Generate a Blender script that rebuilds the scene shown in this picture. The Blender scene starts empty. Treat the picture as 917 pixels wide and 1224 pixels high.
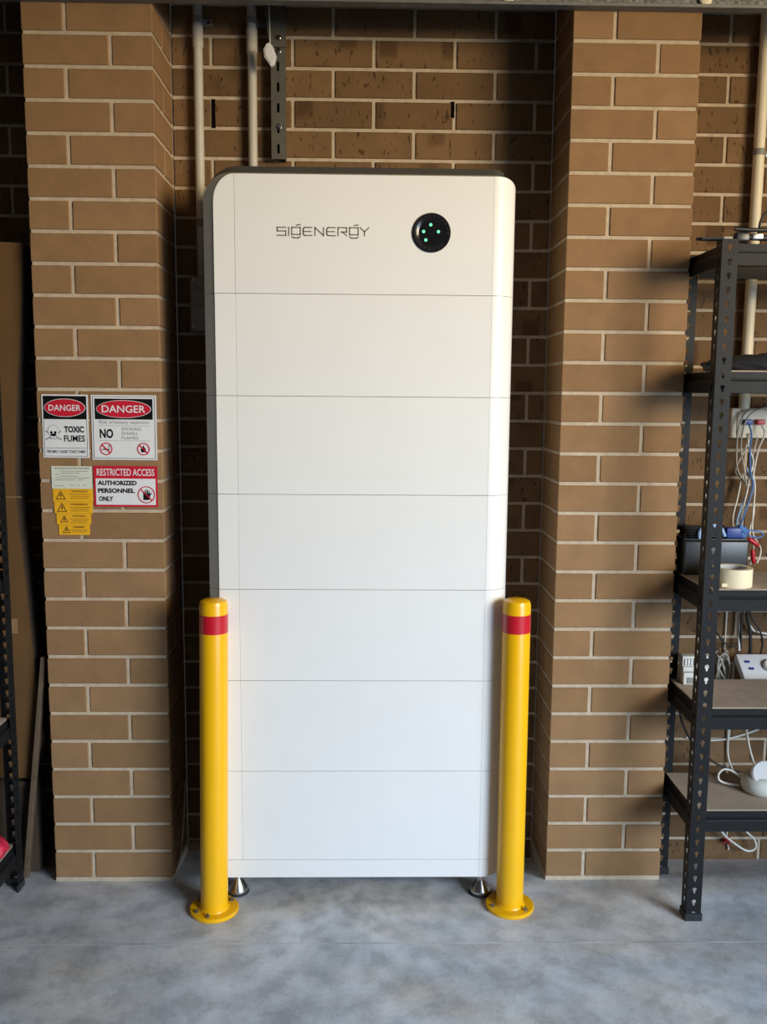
import bpy, bmesh, math, random
from mathutils import Vector, Matrix
from mathutils.geometry import tessellate_polygon

random.seed(7)
SC = bpy.context.scene
COL = SC.collection

# ------------------------------------------------------------------ camera
FPX = 1077.24
cam_d = bpy.data.cameras.new('camera')
cam = bpy.data.objects.new('camera', cam_d)
COL.objects.link(cam)
cam_d.sensor_fit = 'VERTICAL'
cam_d.sensor_height = 36.0
cam_d.sensor_width = 27.0
cam_d.lens = FPX / 1224.0 * 36.0
cam_d.clip_start = 0.02
PITCH, YAW, ROLL = 0.1288, 0.0199, -0.0078
fwd = Vector((math.sin(YAW) * math.cos(PITCH), math.cos(YAW) * math.cos(PITCH), -math.sin(PITCH)))
right = Vector((math.cos(YAW), -math.sin(YAW), 0))
down = fwd.cross(right)
r2 = right * math.cos(ROLL) + down * math.sin(ROLL)
d2 = down * math.cos(ROLL) - right * math.sin(ROLL)
R3 = Matrix((r2, -d2, -fwd)).transposed()
cam.matrix_world = Matrix.Translation((0, -2.5703, 1.4528)) @ R3.to_4x4()
SC.camera = cam

# ------------------------------------------------------------------ world and lights
w = bpy.data.worlds.new('world')
SC.world = w
w.use_nodes = True
bg = w.node_tree.nodes['Background']
bg.inputs[0].default_value = (0.92, 0.96, 1.0, 1)
bg.inputs[1].default_value = 0.035


def area(name, loc, target, sx, sy, energy, color, spread=180):
    l = bpy.data.lights.new(name, 'AREA')
    l.shape = 'RECTANGLE'
    l.size = sx
    l.size_y = sy
    l.energy = energy
    l.color = color
    l.spread = math.radians(spread)
    o = bpy.data.objects.new(name, l)
    COL.objects.link(o)
    o.location = loc
    o.rotation_euler = (Vector(target) - Vector(loc)).to_track_quat('-Z', 'Y').to_euler()
    return o


# daylight through the open garage door in front of the wall, to the right of the camera
area('doorway_daylight', (3.4, -3.5, 2.55), (0.0, 0.0, 2.25), 1.7, 1.3, 30, (1.0, 0.79, 0.48), 62)
area('driveway_daylight', (3.0, -3.7, 1.45), (0.1, -0.4, -0.35), 2.0, 1.4, 47, (0.65, 0.81, 1.0), 72)

SC.view_settings.view_transform = 'Standard'
SC.view_settings.look = 'None'
SC.view_settings.gamma = 1.0
SC.view_settings.use_curve_mapping = False
SC.view_settings.exposure = 0.0


# ------------------------------------------------------------------ materials
class NT:
    def __init__(self, name):
        self.m = bpy.data.materials.new(name)
        self.m.use_nodes = True
        self.t = self.m.node_tree
        self.b = self.t.nodes['Principled BSDF']

    def n(self, kind, **kw):
        nd = self.t.nodes.new(kind)
        for k, v in kw.items():
            if k in nd.inputs:
                nd.inputs[k].default_value = v
            else:
                setattr(nd, k, v)
        return nd

    def l(self, a, b):
        self.t.links.new(a, b)

    def coord(self, which='Object', scale=(1, 1, 1)):
        tc = self.n('ShaderNodeTexCoord')
        mp = self.n('ShaderNodeMapping')
        mp.inputs['Scale'].default_value = scale
        self.l(tc.outputs[which], mp.inputs[0])
        return mp.outputs[0]

    def noise(self, vec, scale, detail=4, rough=.55):
        nd = self.n('ShaderNodeTexNoise')
        nd.inputs['Scale'].default_value = scale
        nd.inputs['Detail'].default_value = detail
        nd.inputs['Roughness'].default_value = rough
        self.l(vec, nd.inputs['Vector'])
        return nd.outputs[0]

    def ramp(self, fac, stops):
        r = self.n('ShaderNodeValToRGB')
        e = r.color_ramp.elements
        while len(e) < len(stops):
            e.new(.5)
        for i, (p, c) in enumerate(stops):
            e[i].position = p
            e[i].color = (*c, 1) if len(c) == 3 else c
        self.l(fac, r.inputs[0])
        return r.outputs[0]

    def mix(self, a, b, fac, mode='MIX'):
        m = self.n('ShaderNodeMix', data_type='RGBA', blend_type=mode)
        for s, v in ((6, a), (7, b)):
            if isinstance(v, tuple):
                m.inputs[s].default_value = (*v, 1)
            else:
                self.l(v, m.inputs[s])
        if isinstance(fac, (int, float)):
            m.inputs[0].default_value = fac
        else:
            self.l(fac, m.inputs[0])
        return m.outputs[2]

    def bump(self, h, strength, dist=.002):
        b = self.n('ShaderNodeBump')
        b.inputs['Strength'].default_value = strength
        b.inputs['Distance'].default_value = dist
        self.l(h, b.inputs['Height'])
        self.l(b.outputs[0], self.b.inputs['Normal'])

    def base(self, c):
        if isinstance(c, tuple):
            self.b.inputs['Base Color'].default_value = (*c, 1)
        else:
            self.l(c, self.b.inputs['Base Color'])


def plain(name, col, rough=.5, metal=0.0, var=.06, scale=30, bump=0.0, coat=0.0, spec=.5):
    t = NT(name)
    v = t.coord()
    n = t.noise(v, scale, 3)
    lo = tuple(max(0, c * (1 - var)) for c in col)
    hi = tuple(min(1, c * (1 + var)) for c in col)
    t.base(t.ramp(n, [(.3, lo), (.7, hi)]))
    t.b.inputs['Roughness'].default_value = rough
    t.b.inputs['Metallic'].default_value = metal
    t.b.inputs['Specular IOR Level'].default_value = spec
    if coat:
        t.b.inputs['Coat Weight'].default_value = coat
        t.b.inputs['Coat Roughness'].default_value = .15
    if bump:
        t.bump(t.noise(v, scale * 4, 4), bump, .001)
    return t.m


M = {}


def brick_mat(name, a, b, c, patch, rough_pits):
    t = NT(name)
    oi = t.n('ShaderNodeObjectInfo')
    tc = t.n('ShaderNodeTexCoord')
    off = t.n('ShaderNodeVectorMath', operation='MULTIPLY_ADD')
    t.l(oi.outputs['Random'], off.inputs[0])
    off.inputs[1].default_value = (17, 31, 23)
    t.l(tc.outputs['Object'], off.inputs[2])
    v = off.outputs[0]
    col = t.ramp(oi.outputs['Random'], [(0, a), (.5, b), (1, c)])
    n1 = t.noise(v, 14, 4)
    col = t.mix(col, t.ramp(n1, [(.3, (.80, .80, .80)), (.7, (1.12, 1.10, 1.08))]), .55, 'MULTIPLY')
    if patch:
        mp = t.n('ShaderNodeMapping')
        mp.inputs['Scale'].default_value = (6, 6, 4)
        t.l(v, mp.inputs[0])
        vo = t.n('ShaderNodeTexVoronoi', distance='CHEBYCHEV')
        vo.inputs['Scale'].default_value = 1.6
        t.l(mp.outputs[0], vo.inputs['Vector'])
        msk = t.ramp(vo.outputs['Distance'], [(.20, (1, 1, 1)), (.30, (0, 0, 0))])
        n2 = t.noise(v, 3.2, 2)
        m2 = t.ramp(n2, [(.48, (0, 0, 0)), (.58, (1, 1, 1))])
        mm = t.mix(msk, m2, 1.0, 'MULTIPLY')
        col = t.mix(col, t.mix(col, (.60, .55, .52), 1.0, 'MULTIPLY'), mm)
    fine = t.noise(v, 240, 3)
    col = t.mix(col, t.ramp(fine, [(.35, (.88, .88, .88)), (.65, (1.06, 1.06, 1.06))]), .5, 'MULTIPLY')
    h = fine
    if rough_pits:
        mp = t.n('ShaderNodeMapping')
        mp.inputs['Scale'].default_value = (110, 110, 40)
        t.l(v, mp.inputs[0])
        pn = t.noise(mp.outputs[0], 1.0, 2, .5)
        pit = t.ramp(pn, [(.63, (0, 0, 0)), (.69, (1, 1, 1))])
        col = t.mix(col, t.mix(col, (.42, .38, .36), 1.0, 'MULTIPLY'), pit)
        h = t.mix(fine, (0, 0, 0), pit)
    t.base(col)
    t.b.inputs['Roughness'].default_value = .85
    t.b.inputs['Specular IOR Level'].default_value = .25
    t.bump(h, .25 if rough_pits else .12, .0015)
    return t.m


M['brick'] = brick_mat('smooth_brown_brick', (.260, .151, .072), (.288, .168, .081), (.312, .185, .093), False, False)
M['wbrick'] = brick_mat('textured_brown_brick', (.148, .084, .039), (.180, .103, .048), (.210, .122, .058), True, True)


def mortar_mat():
    t = NT('mortar')
    v = t.coord()
    n = t.noise(v, 40, 5)
    f = t.noise(v, 420, 3)
    c = t.ramp(n, [(.3, (.46, .37, .27)), (.7, (.60, .49, .36))])
    c = t.mix(c, t.ramp(f, [(.3, (.8, .8, .8)), (.7, (1.1, 1.1, 1.1))]), .6, 'MULTIPLY')
    t.base(c)
    t.b.inputs['Roughness'].default_value = .95
    t.bump(f, .6, .002)
    return t.m


M['mortar'] = mortar_mat()


def concrete_mat():
    t = NT('floor_concrete')
    v = t.coord('Object')
    big = t.noise(v, 3.4, 8, .66)
    mid = t.noise(v, 13, 8, .68)
    fine = t.noise(v, 160, 4, .6)
    c = t.ramp(big, [(.38, (.400, .425, .465)), (.47, (.485, .512, .553)), (.53, (.525, .552, .595)), (.63, (.605, .638, .690))])
    c = t.mix(c, t.ramp(mid, [(.40, (.76, .76, .77)), (.5, (1, 1, 1)), (.60, (1.16, 1.16, 1.16))]), .75, 'MULTIPLY')
    c = t.mix(c, t.ramp(fine, [(.3, (.86, .86, .86)), (.7, (1.1, 1.1, 1.1))]), .5, 'MULTIPLY')
    # warm dusty stain
    st = t.noise(t.coord('Object', (1, 2.2, 1)), 1.7, 3)
    c = t.mix(c, t.mix(c, (1.06, .98, .88), 1.0, 'MULTIPLY'), t.ramp(st, [(.45, (0, 0, 0)), (.6, (1, 1, 1))]))
    # pale trowel scuffs
    sc = t.noise(t.coord('Object', (1.0, 6.0, 1)), 4.2, 8, .72)
    c = t.mix(c, (.66, .69, .72), t.ramp(sc, [(.60, (0, 0, 0)), (.76, (.55, .55, .55))]))
    t.base(c)
    t.l(t.ramp(mid, [(.3, (.50, .50, .50)), (.7, (.72, .72, .72))]), t.b.inputs['Roughness'])
    t.b.inputs['Specular IOR Level'].default_value = .4
    t.bump(t.mix(fine, mid, .5), .12, .002)
    return t.m


M['concrete'] = concrete_mat()


def galv_mat():
    t = NT('galvanised_rough_steel')
    v = t.coord()
    vo = t.n('ShaderNodeTexVoronoi')
    vo.inputs['Scale'].default_value = 70
    t.l(v, vo.inputs['Vector'])
    n = t.noise(v, 120, 4)
    c = t.ramp(n, [(.35, (.10, .105, .11)), (.65, (.26, .265, .27))])
    c = t.mix(c, t.ramp(vo.outputs['Distance'], [(.2, (.6, .6, .6)), (.6, (1.2, 1.2, 1.2))]), .7, 'MULTIPLY')
    t.base(c)
    t.b.inputs['Roughness'].default_value = .6
    t.b.inputs['Metallic'].default_value = .3
    t.bump(n, .5, .002)
    return t.m


M['galv'] = galv_mat()
M['joint'] = plain('joint_filler', (.50, .51, .53), .8, 0, .35, 4)
M['lip'] = plain('steel_lip', (.20, .20, .195), .5, .4, .15)
M['ceil'] = plain('ceiling_plaster', (.42, .41, .39), .9)
M['white'] = plain('white_powder_coat', (.80, .80, .79), .42, 0, .01, 8, 0, 0, .4)
M['white_side'] = plain('white_cover', (.82, .82, .805), .36, 0, .01, 8, 0, 0, .45)
M['chassis'] = plain('grey_chassis', (.41, .395, .35), .5, .0, .04)
M['cap'] = plain('dark_grey_cap', (.085, .082, .075), .5)
M['chrome'] = plain('brushed_chrome', (.62, .61, .59), .25, 1.0, .05)
M['rubber'] = plain('black_rubber', (.015, .015, .016), .7)
M['ink'] = plain('grey_logo_ink', (.20, .185, .15), .6)
M['gloss_black'] = plain('glossy_black', (.008, .008, .010), .08, 0, .05, 30, 0, 1.0)
M['ring'] = plain('dark_ring', (.022, .02, .026), .18, .4, .2, 40)
M['yellow'] = plain('yellow_powder_coat', (.90, .47, .002), .32, 0, .02, 10, 0, .08)
M['red_tape'] = plain('red_reflective_tape', (.55, .008, .022), .35, 0, .08, 60, 0, .4)
M['bolt'] = plain('zinc_bolt', (.30, .29, .27), .4, .9, .2)
M['rack'] = plain('charcoal_powder_coat', (.0135, .0140, .0150), .48, .0, .18, 60, 0, 0, .16)
M['mdf'] = plain('raw_fibreboard', (.42, .335, .255), .85, 0, .10, 18, .1)
M['conduit'] = plain('grey_pvc_conduit', (.50, .475, .42), .5, 0, .05)
M['coupler'] = plain('dark_grey_coupler', (.24, .235, .22), .55)
M['greybox'] = plain('grey_plastic_box', (.30, .295, .28), .55)
M['strut'] = plain('grey_steel_channel', (.115, .108, .090), .5, .2, .1)
M['cream'] = plain('cream_pvc', (.80, .72, .54), .5, 0, .04)
M['tape'] = plain('masking_tape', (.83, .73, .50), .7, 0, .04)
M['tape_core'] = plain('tape_core', (.55, .56, .60), .7)
M['blackp'] = plain('black_plastic', (.020, .021, .024), .35, 0, .2)
M['black_fabric'] = plain('black_fabric', (.016, .016, .020), .85, 0, .3, 80, .3)
M['wcable'] = plain('white_cable', (.74, .71, .64), .5, 0, .06)
M['gcable'] = plain('grey_cable', (.36, .34, .29), .55)
M['bcable'] = plain('blue_cable', (.07, .19, .48), .45)
M['lbcable'] = plain('light_blue_cable', (.30, .48, .74), .45)
M['kcable'] = plain('black_cable', (.014, .014, .016), .5)
M['red'] = plain('red_plastic', (.52, .012, .022), .4)
M['redcloth'] = plain('red_plastic_bag', (.62, .03, .07), .45, 0, .15, 25, .2)
M['blue'] = plain('blue_plastic', (.02, .05, .26), .4)
M['wplast'] = plain('white_plastic', (.76, .77, .79), .35, 0, .02)
M['offwhite'] = plain('off_white_plastic', (.66, .66, .60), .5)
M['card'] = plain('brown_cardboard', (.128, .062, .018), .85, 0, .12, 6, .05)
M['card_edge'] = plain('cardboard_edge', (.26, .16, .07), .9)
M['card_dark'] = plain('dark_cardboard', (.060, .040, .026), .9, 0, .15, 6)
M['wood'] = plain('weathered_plank', (.115, .078, .047), .8, 0, .2, 20, .2)
M['sign_white'] = plain('sign_white', (.76, .77, .80), .45, 0, .03, 25)
M['sign_black'] = plain('sign_black', (.006, .006, .007), .6, 0, .06, 30, 0, 0, .15)
M['sign_red'] = plain('sign_red', (.56, .012, .035), .45)
M['sign_grey'] = plain('sign_grey_print', (.22, .22, .24), .6)
M['label_white'] = plain('label_paper_green_white', (.66, .70, .60), .6, 0, .03)
M['label_yellow'] = plain('label_yellow', (.82, .43, .012), .55, 0, .05)
M['label_ink'] = plain('label_brown_ink', (.13, .055, .006), .7)
M['dark_slot'] = plain('dark_slot', (.004, .003, .003), .95, 0, .06, 30, 0, 0, .02)


def led_mat():
    t = NT('green_led')
    t.base((.1, .7, .35))
    t.b.inputs['Emission Color'].default_value = (.16, .95, .42, 1)
    t.b.inputs['Emission Strength'].default_value = 1.0
    return t.m


M['led'] = led_mat()


# ------------------------------------------------------------------ mesh helpers
def catmull(pts, sub=6):
    P = [Vector(p) for p in pts]
    if len(P) < 3:
        return P
    out = []
    for i in range(len(P) - 1):
        a = P[max(i - 1, 0)]
        b, c = P[i], P[i + 1]
        d = P[min(i + 2, len(P) - 1)]
        for k in range(sub):
            t = k / sub
            out.append(.5 * ((2 * b) + (c - a) * t + (2 * a - 5 * b + 4 * c - d) * t * t + (3 * b - a - 3 * c + d) * t ** 3))
    out.append(P[-1])
    return out


class MB:
    def __init__(self):
        self.v, self.f = [], []

    def add(self, vs, fs):
        o = len(self.v)
        self.v += [tuple(x) for x in vs]
        self.f += [tuple(i + o for i in f) for f in fs]
        return self

    def box(self, x0, x1, y0, y1, z0, z1, c=0.0):
        if c <= 0:
            vs = [(x, y, z) for z in (z0, z1) for y in (y0, y1) for x in (x0, x1)]
            return self.add(vs, [(0, 2, 3, 1), (4, 5, 7, 6), (0, 1, 5, 4), (2, 6, 7, 3), (0, 4, 6, 2), (1, 3, 7, 5)])
        bm = bmesh.new()
        bmesh.ops.create_cube(bm, size=1)
        for v in bm.verts:
            v.co = Vector((x0 + (v.co.x + .5) * (x1 - x0), y0 + (v.co.y + .5) * (y1 - y0), z0 + (v.co.z + .5) * (z1 - z0)))
        bmesh.ops.bevel(bm, geom=bm.edges[:], offset=c, segments=1, profile=.5, affect='EDGES')
        return self.bm(bm)

    def rbox(self, x0, x1, y0, y1, z0, z1, r, seg=3):
        bm = bmesh.new()
        bmesh.ops.create_cube(bm, size=1)
        for v in bm.verts:
            v.co = Vector((x0 + (v.co.x + .5) * (x1 - x0), y0 + (v.co.y + .5) * (y1 - y0), z0 + (v.co.z + .5) * (z1 - z0)))
        bmesh.ops.bevel(bm, geom=bm.edges[:], offset=r, segments=seg, profile=.5, affect='EDGES')
        return self.bm(bm)

    def bm(self, bm):
        bm.verts.index_update()
        self.add([v.co[:] for v in bm.verts], [[x.index for x in f.verts] for f in bm.faces])
        bm.free()
        return self

    def ring(self, c, u, w, r, n):
        return [c + (u * math.cos(2 * math.pi * i / n) + w * math.sin(2 * math.pi * i / n)) * r for i in range(n)]

    def tube(self, pts, r, n=8, caps=True):
        pts = [Vector(p) for p in pts]
        m = len(pts)
        rs = r if isinstance(r, (list, tuple)) else [r] * m
        u = None
        vs = []
        for i, p in enumerate(pts):
            t = (pts[min(i + 1, m - 1)] - pts[max(i - 1, 0)]).normalized()
            if u is None:
                u = t.orthogonal().normalized()
            u = (u - t * u.dot(t)).normalized()
            vs += self.ring(p, u, t.cross(u), rs[i], n)
        fs = []
        for i in range(m - 1):
            for k in range(n):
                a, b = i * n + k, i * n + (k + 1) % n
                fs.append((a, b, b + n, a + n))
        if caps:
            fs.append(tuple(range(n - 1, -1, -1)))
            fs.append(tuple((m - 1) * n + k for k in range(n)))
        return self.add(vs, fs)

    def cyl(self, p0, p1, r, n=16, r1=None):
        return self.tube([p0, p1], [r, r if r1 is None else r1], n)

    def lathe(self, prof, c=(0, 0, 0), n=32, axis='z'):
        vs, fs = [], []
        m = len(prof)
        for (r, z) in prof:
            for k in range(n):
                a = 2 * math.pi * k / n
                if axis == 'z':
                    vs.append((c[0] + r * math.cos(a), c[1] + r * math.sin(a), c[2] + z))
                else:  # axis along -y
                    vs.append((c[0] + r * math.cos(a), c[1] - z, c[2] + r * math.sin(a)))
        for i in range(m - 1):
            for k in range(n):
                a, b = i * n + k, i * n + (k + 1) % n
                fs.append((a, b, b + n, a + n))
        fs.append(tuple(range(n - 1, -1, -1)))
        fs.append(tuple((m - 1) * n + k for k in range(n)))
        return self.add(vs, fs)

    def prism(self, out, fn, a, b):
        """outline of 2D points, fn(p, q, t) -> xyz, extruded from t=a to t=b"""
        n = len(out)
        vs = [fn(p, q, a) for p, q in out] + [fn(p, q, b) for p, q in out]
        fs = [tuple(range(n)), tuple(range(2 * n - 1, n - 1, -1))]
        for i in range(n):
            j = (i + 1) % n
            fs.append((i, i + n, j + n, j))
        return self.add(vs, fs)

    def front(self, out, y0, y1):
        """outline in (x, z), facing the camera, from y0 (front) to y1"""
        return self.prism(out, lambda p, q, t: (p, t, q), y0, y1)

    def xform(self, mat, start=0):
        for i in range(start, len(self.v)):
            self.v[i] = tuple(mat @ Vector(self.v[i]))
        return self

    def build(self, name, mat, parent=None, smooth=None, loc=None):
        me = bpy.data.meshes.new(name)
        me.from_pydata(self.v, [], self.f)
        bm = bmesh.new()
        bm.from_mesh(me)
        bmesh.ops.recalc_face_normals(bm, faces=bm.faces[:])
        bm.to_mesh(me)
        bm.free()
        me.materials.append(M[mat])
        if smooth:
            for p in me.polygons:
                p.use_smooth = True
            me.set_sharp_from_angle(angle=math.radians(smooth))
        o = bpy.data.objects.new(name, me)
        COL.objects.link(o)
        if parent is not None:
            o.parent = parent
            if parent.location.length or parent.rotation_euler.x or parent.rotation_euler.y or parent.rotation_euler.z:
                pass
        if loc:
            o.location = loc
        return o


def tag(o, label, cat, group=None):
    o['label'] = label
    o['category'] = cat
    if group:
        o['group'] = group
    return o


def thing(name, label, cat, loc=(0, 0, 0), group=None):
    o = bpy.data.objects.new(name, None)
    COL.objects.link(o)
    o.location = loc
    o.empty_display_size = .05
    return tag(o, label, cat, group)


def struct(o):
    o['kind'] = 'structure'
    return o


def circ(cx, cz, r, n=28, rz=None):
    rz = rz or r
    return [(cx + r * math.cos(2 * math.pi * i / n), cz + rz * math.sin(2 * math.pi * i / n)) for i in range(n)]


def rect(x0, x1, z0, z1):
    return [(x0, z0), (x1, z0), (x1, z1), (x0, z1)]


def text(body, x0, x1, z0, z1, y, mat, parent, name='lettering', bold=0.0, depth=.0004, keep=False):
    """lettering facing the camera, fitted into the box x0..x1, z0..z1 in front of plane y"""
    cu = bpy.data.curves.new(name, 'FONT')
    cu.body = body
    cu.size = 1.0
    cu.offset = bold
    cu.resolution_u = 3
    cu.align_x = 'LEFT'
    tmp = bpy.data.objects.new(name, cu)
    COL.objects.link(tmp)
    dg = bpy.context.evaluated_depsgraph_get()
    me = bpy.data.meshes.new_from_object(tmp.evaluated_get(dg))
    bpy.data.objects.remove(tmp)
    bpy.data.curves.remove(cu)
    xs = [v.co.x for v in me.vertices]
    ys = [v.co.y for v in me.vertices]
    ax, bx, ay, by = min(xs), max(xs), min(ys), max(ys)
    sx, sz = (x1 - x0) / (bx - ax), (z1 - z0) / (by - ay)
    for v in me.vertices:
        v.co = Vector((x0 + (v.co.x - ax) * sx, y - depth, z0 + (v.co.y - ay) * sz))
    me.name = name
    me.materials.clear()
    me.materials.append(M[mat])
    o = bpy.data.objects.new(name, me)
    COL.objects.link(o)
    if parent is not None:
        o.parent = parent
    return o


# ------------------------------------------------------------------ structure
H = .086           # one brick course with its bed joint
DEPTH = .24        # the piers stand this far out from the back wall
FZ = -.008


def floor_z(x, y):
    if y <= 0:
        return FZ
    s = .030 + .035 * min(max((x + .6) / 1.5, 0), 1)
    return FZ - s * min(y / DEPTH, 1.1)


fb = MB()
xs = [-5, -3, -1.6, -1.2, -.93, -.58, -.3, 0, .3, .55, .9, 1.2, 1.6, 3, 5]
ys = [-7, -4, -2, -1, -.5, -.25, -.1, 0, .06, .12, .18, .24, .30]
for y in ys:
    for x in xs:
        fb.v.append((x, y, floor_z(x, y)))
nx = len(xs)
for j in range(len(ys) - 1):
    for i in range(nx - 1):
        a = j * nx + i
        fb.f.append((a, a + 1, a + nx + 1, a + nx))
floor = struct(fb.build('floor', 'concrete', smooth=40))
cut = MB()
cut.box(-4.5, 4.5, -.3205, -.3135, FZ + .0001, FZ + .0003)
jo = cut.build('saw_cut_joint', 'joint', floor)

BCACHE = {}


def brick(w_, d_, h_, x, y, z, mat, parent):
    """one chamfered brick with its lower left front corner at x, y, z"""
    key = (round(w_, 3), round(d_, 3), round(h_, 3), mat)
    if key not in BCACHE:
        o = MB().box(0, w_, 0, d_, 0, h_, .0022).build('brick', mat)
        BCACHE[key] = o.data
    else:
        o = bpy.data.objects.new('brick', BCACHE[key])
        COL.objects.link(o)
    o.location = (x, y, z)
    o.parent = parent
    return o


def jit():
    return random.uniform(-.0008, .0008)


ZT = 30  # courses up to behind the steel lintel


def pier(name, x0, inner):
    core = MB().box(x0 + .0035, x0 + .3465, .0035, DEPTH + .01, -.10, ZT * H)
    core.box(x0 + .0012, x0 + .3488, .2325, .2405, -.10, ZT * H)
    p = struct(core.build(name, 'mortar'))
    for k in range(-1, ZT):
        z = k * H + .0055
        if k == -1:
            continue
        if k % 2 == 0:
            brick(.11, .232, .076, x0, jit(), z, 'brick', p)
            brick(.23, .11, .076, x0 + .12, jit(), z, 'brick', p)
            if inner == 'right':
                brick(.23, .112, .076, x0 + .12 + jit(), .12, z, 'brick', p)
        else:
            brick(.23, .11, .076, x0, jit(), z, 'brick', p)
            brick(.11, .232, .076, x0 + .24, jit(), z, 'brick', p)
            if inner == 'left':
                brick(.23, .112, .076, x0 + jit(), .12, z, 'brick', p)
    MB().box(x0 + .0005, x0 + .3495, .0005, DEPTH, -.10, .0045).build('mortar_bed', 'mortar', p)
    return p


XL, XR = -.9277, .553
pier_l = pier('wall_pier_left', XL, 'right')
pier_r = pier('wall_pier_right', XR, 'left')


def back_wall(name, xa, xb, joint_even):
    wl = struct(MB().box(xa, xb, DEPTH + .004, DEPTH + .12, -.16, ZT * H + .1).build(name, 'mortar'))
    for k in range(-2, ZT + 1):
        j = joint_even + (0 if k % 2 == 0 else .12)
        n0 = math.floor((xa - j) / .24)
        x = j + n0 * .24
        while x < xb:
            a, b = max(x + .005, xa + .001), min(x + .235, xb - .001)
            if b - a > .015:
                brick(b - a, .10, .076, a, DEPTH + jit() * .8, k * H + .005, 'wbrick', wl)
            x += .24
    return wl


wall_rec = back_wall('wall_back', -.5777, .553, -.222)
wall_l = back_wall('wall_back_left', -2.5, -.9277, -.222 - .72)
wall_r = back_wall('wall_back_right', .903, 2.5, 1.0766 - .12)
for (x, za, zb) in ((-.457, 2.237, 2.318), (.2530, 2.275, 2.320)):
    MB().box(x - .005, x + .005, DEPTH - .0005, DEPTH + .008, za, zb).build('weep_hole', 'dark_slot', wall_rec)

# mortar smear running down the bottom inner corner of the left pier
sm = MB()
sm.tube(catmull([(XL + .352, .02, .0), (XL + .356, .08, .03), (XL + .354, .15, .11), (XL + .352, .21, .22)], 5), [.004] * 15 + [.003], 6)
sm.build('mortar_smear', 'mortar', pier_l, 60)

ceil = struct(MB().box(-3.0, 2.6, -2.0, .42, 2.72, 2.85).build('ceiling', 'ceil'))
wl_out = None

# steel lintel running across in front of the piers
lin = thing('steel_lintel', 'rough grey steel lintel running along the top above both brick piers', 'lintel', (0, 0, 2.484))
MB().box(-2.2, 2.2, -.022, -.002, .010, .235).build('web', 'galv', lin)
MB().box(-2.2, 2.2, -.034, -.002, 0, .009, .001).build('bottom_flange', 'lip', lin)
for bx in (-.3, .372, .90, 1.45):
    b = MB()
    b.lathe([(.0, 0), (.016, 0), (.018, .004), (.016, .010), (.009, .014), (.006, .014), (.0, .012)], (bx, -.022, .022), 14, 'y')
    b.build('bolt', 'cream', lin, 40)


# ------------------------------------------------------------------ battery tower
YF = -.115
XLF, XSL, XSR, RC = -.4045, -.349, .334, .065
tower = thing('battery_tower', 'tall white home battery tower of stacked modules between the two yellow bollards', 'battery', (0, 0, 0))
LEV = [2.0255, 1.7185, 1.4485, 1.1815, .9165, .6550, .3885, .1210, .0665]
G = .0005


def right_cover(zb, zt, top_round):
    mb = MB()
    n = 12
    rows = []
    for i in range(n + 1):
        a = math.radians(90 * i / n)
        x = XSR + G + RC * math.sin(a)
        y = YF + RC * (1 - math.cos(a))
        xi = XSR + G + (RC - .005) * math.sin(a)
        yi = YF + RC - (RC - .005) * math.cos(a)
        z1 = zt
        if top_round:
            q = (x - (XSR + RC - .045)) / .047
            if q > 0:
                z1 = zt - .030 * (1 - math.sqrt(max(0, 1 - q * q)))
        rows.append(((x, y), (xi, yi), z1))
    rows.append(((XSR + G + RC, .02), (XSR + G + RC - .005, .02), rows[-1][2]))
    for i in range(len(rows) - 1):
        A, B = rows[i], rows[i + 1]
        mb.add([(A[0][0], A[0][1], zb), (B[0][0], B[0][1], zb), (B[0][0], B[0][1], B[2]), (A[0][0], A[0][1], A[2]),
                (A[1][0], A[1][1], zb), (B[1][0], B[1][1], zb), (B[1][0], B[1][1], B[2]), (A[1][0], A[1][1], A[2])],
               [(0, 1, 2, 3), (7, 6, 5, 4), (3, 2, 6, 7), (0, 4, 5, 1)] + ([(0, 3, 7, 4)] if i == 0 else []) + ([(1, 5, 6, 2)] if i == len(rows) - 2 else []))
    bm = bmesh.new()
    vs = [bm.verts.new(v) for v in mb.v]
    for f in mb.f:
        bm.faces.new([vs[i] for i in f])
    bmesh.ops.remove_doubles(bm, verts=bm.verts[:], dist=.00001)
    out = MB()
    out.bm(bm)
    return out


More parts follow.
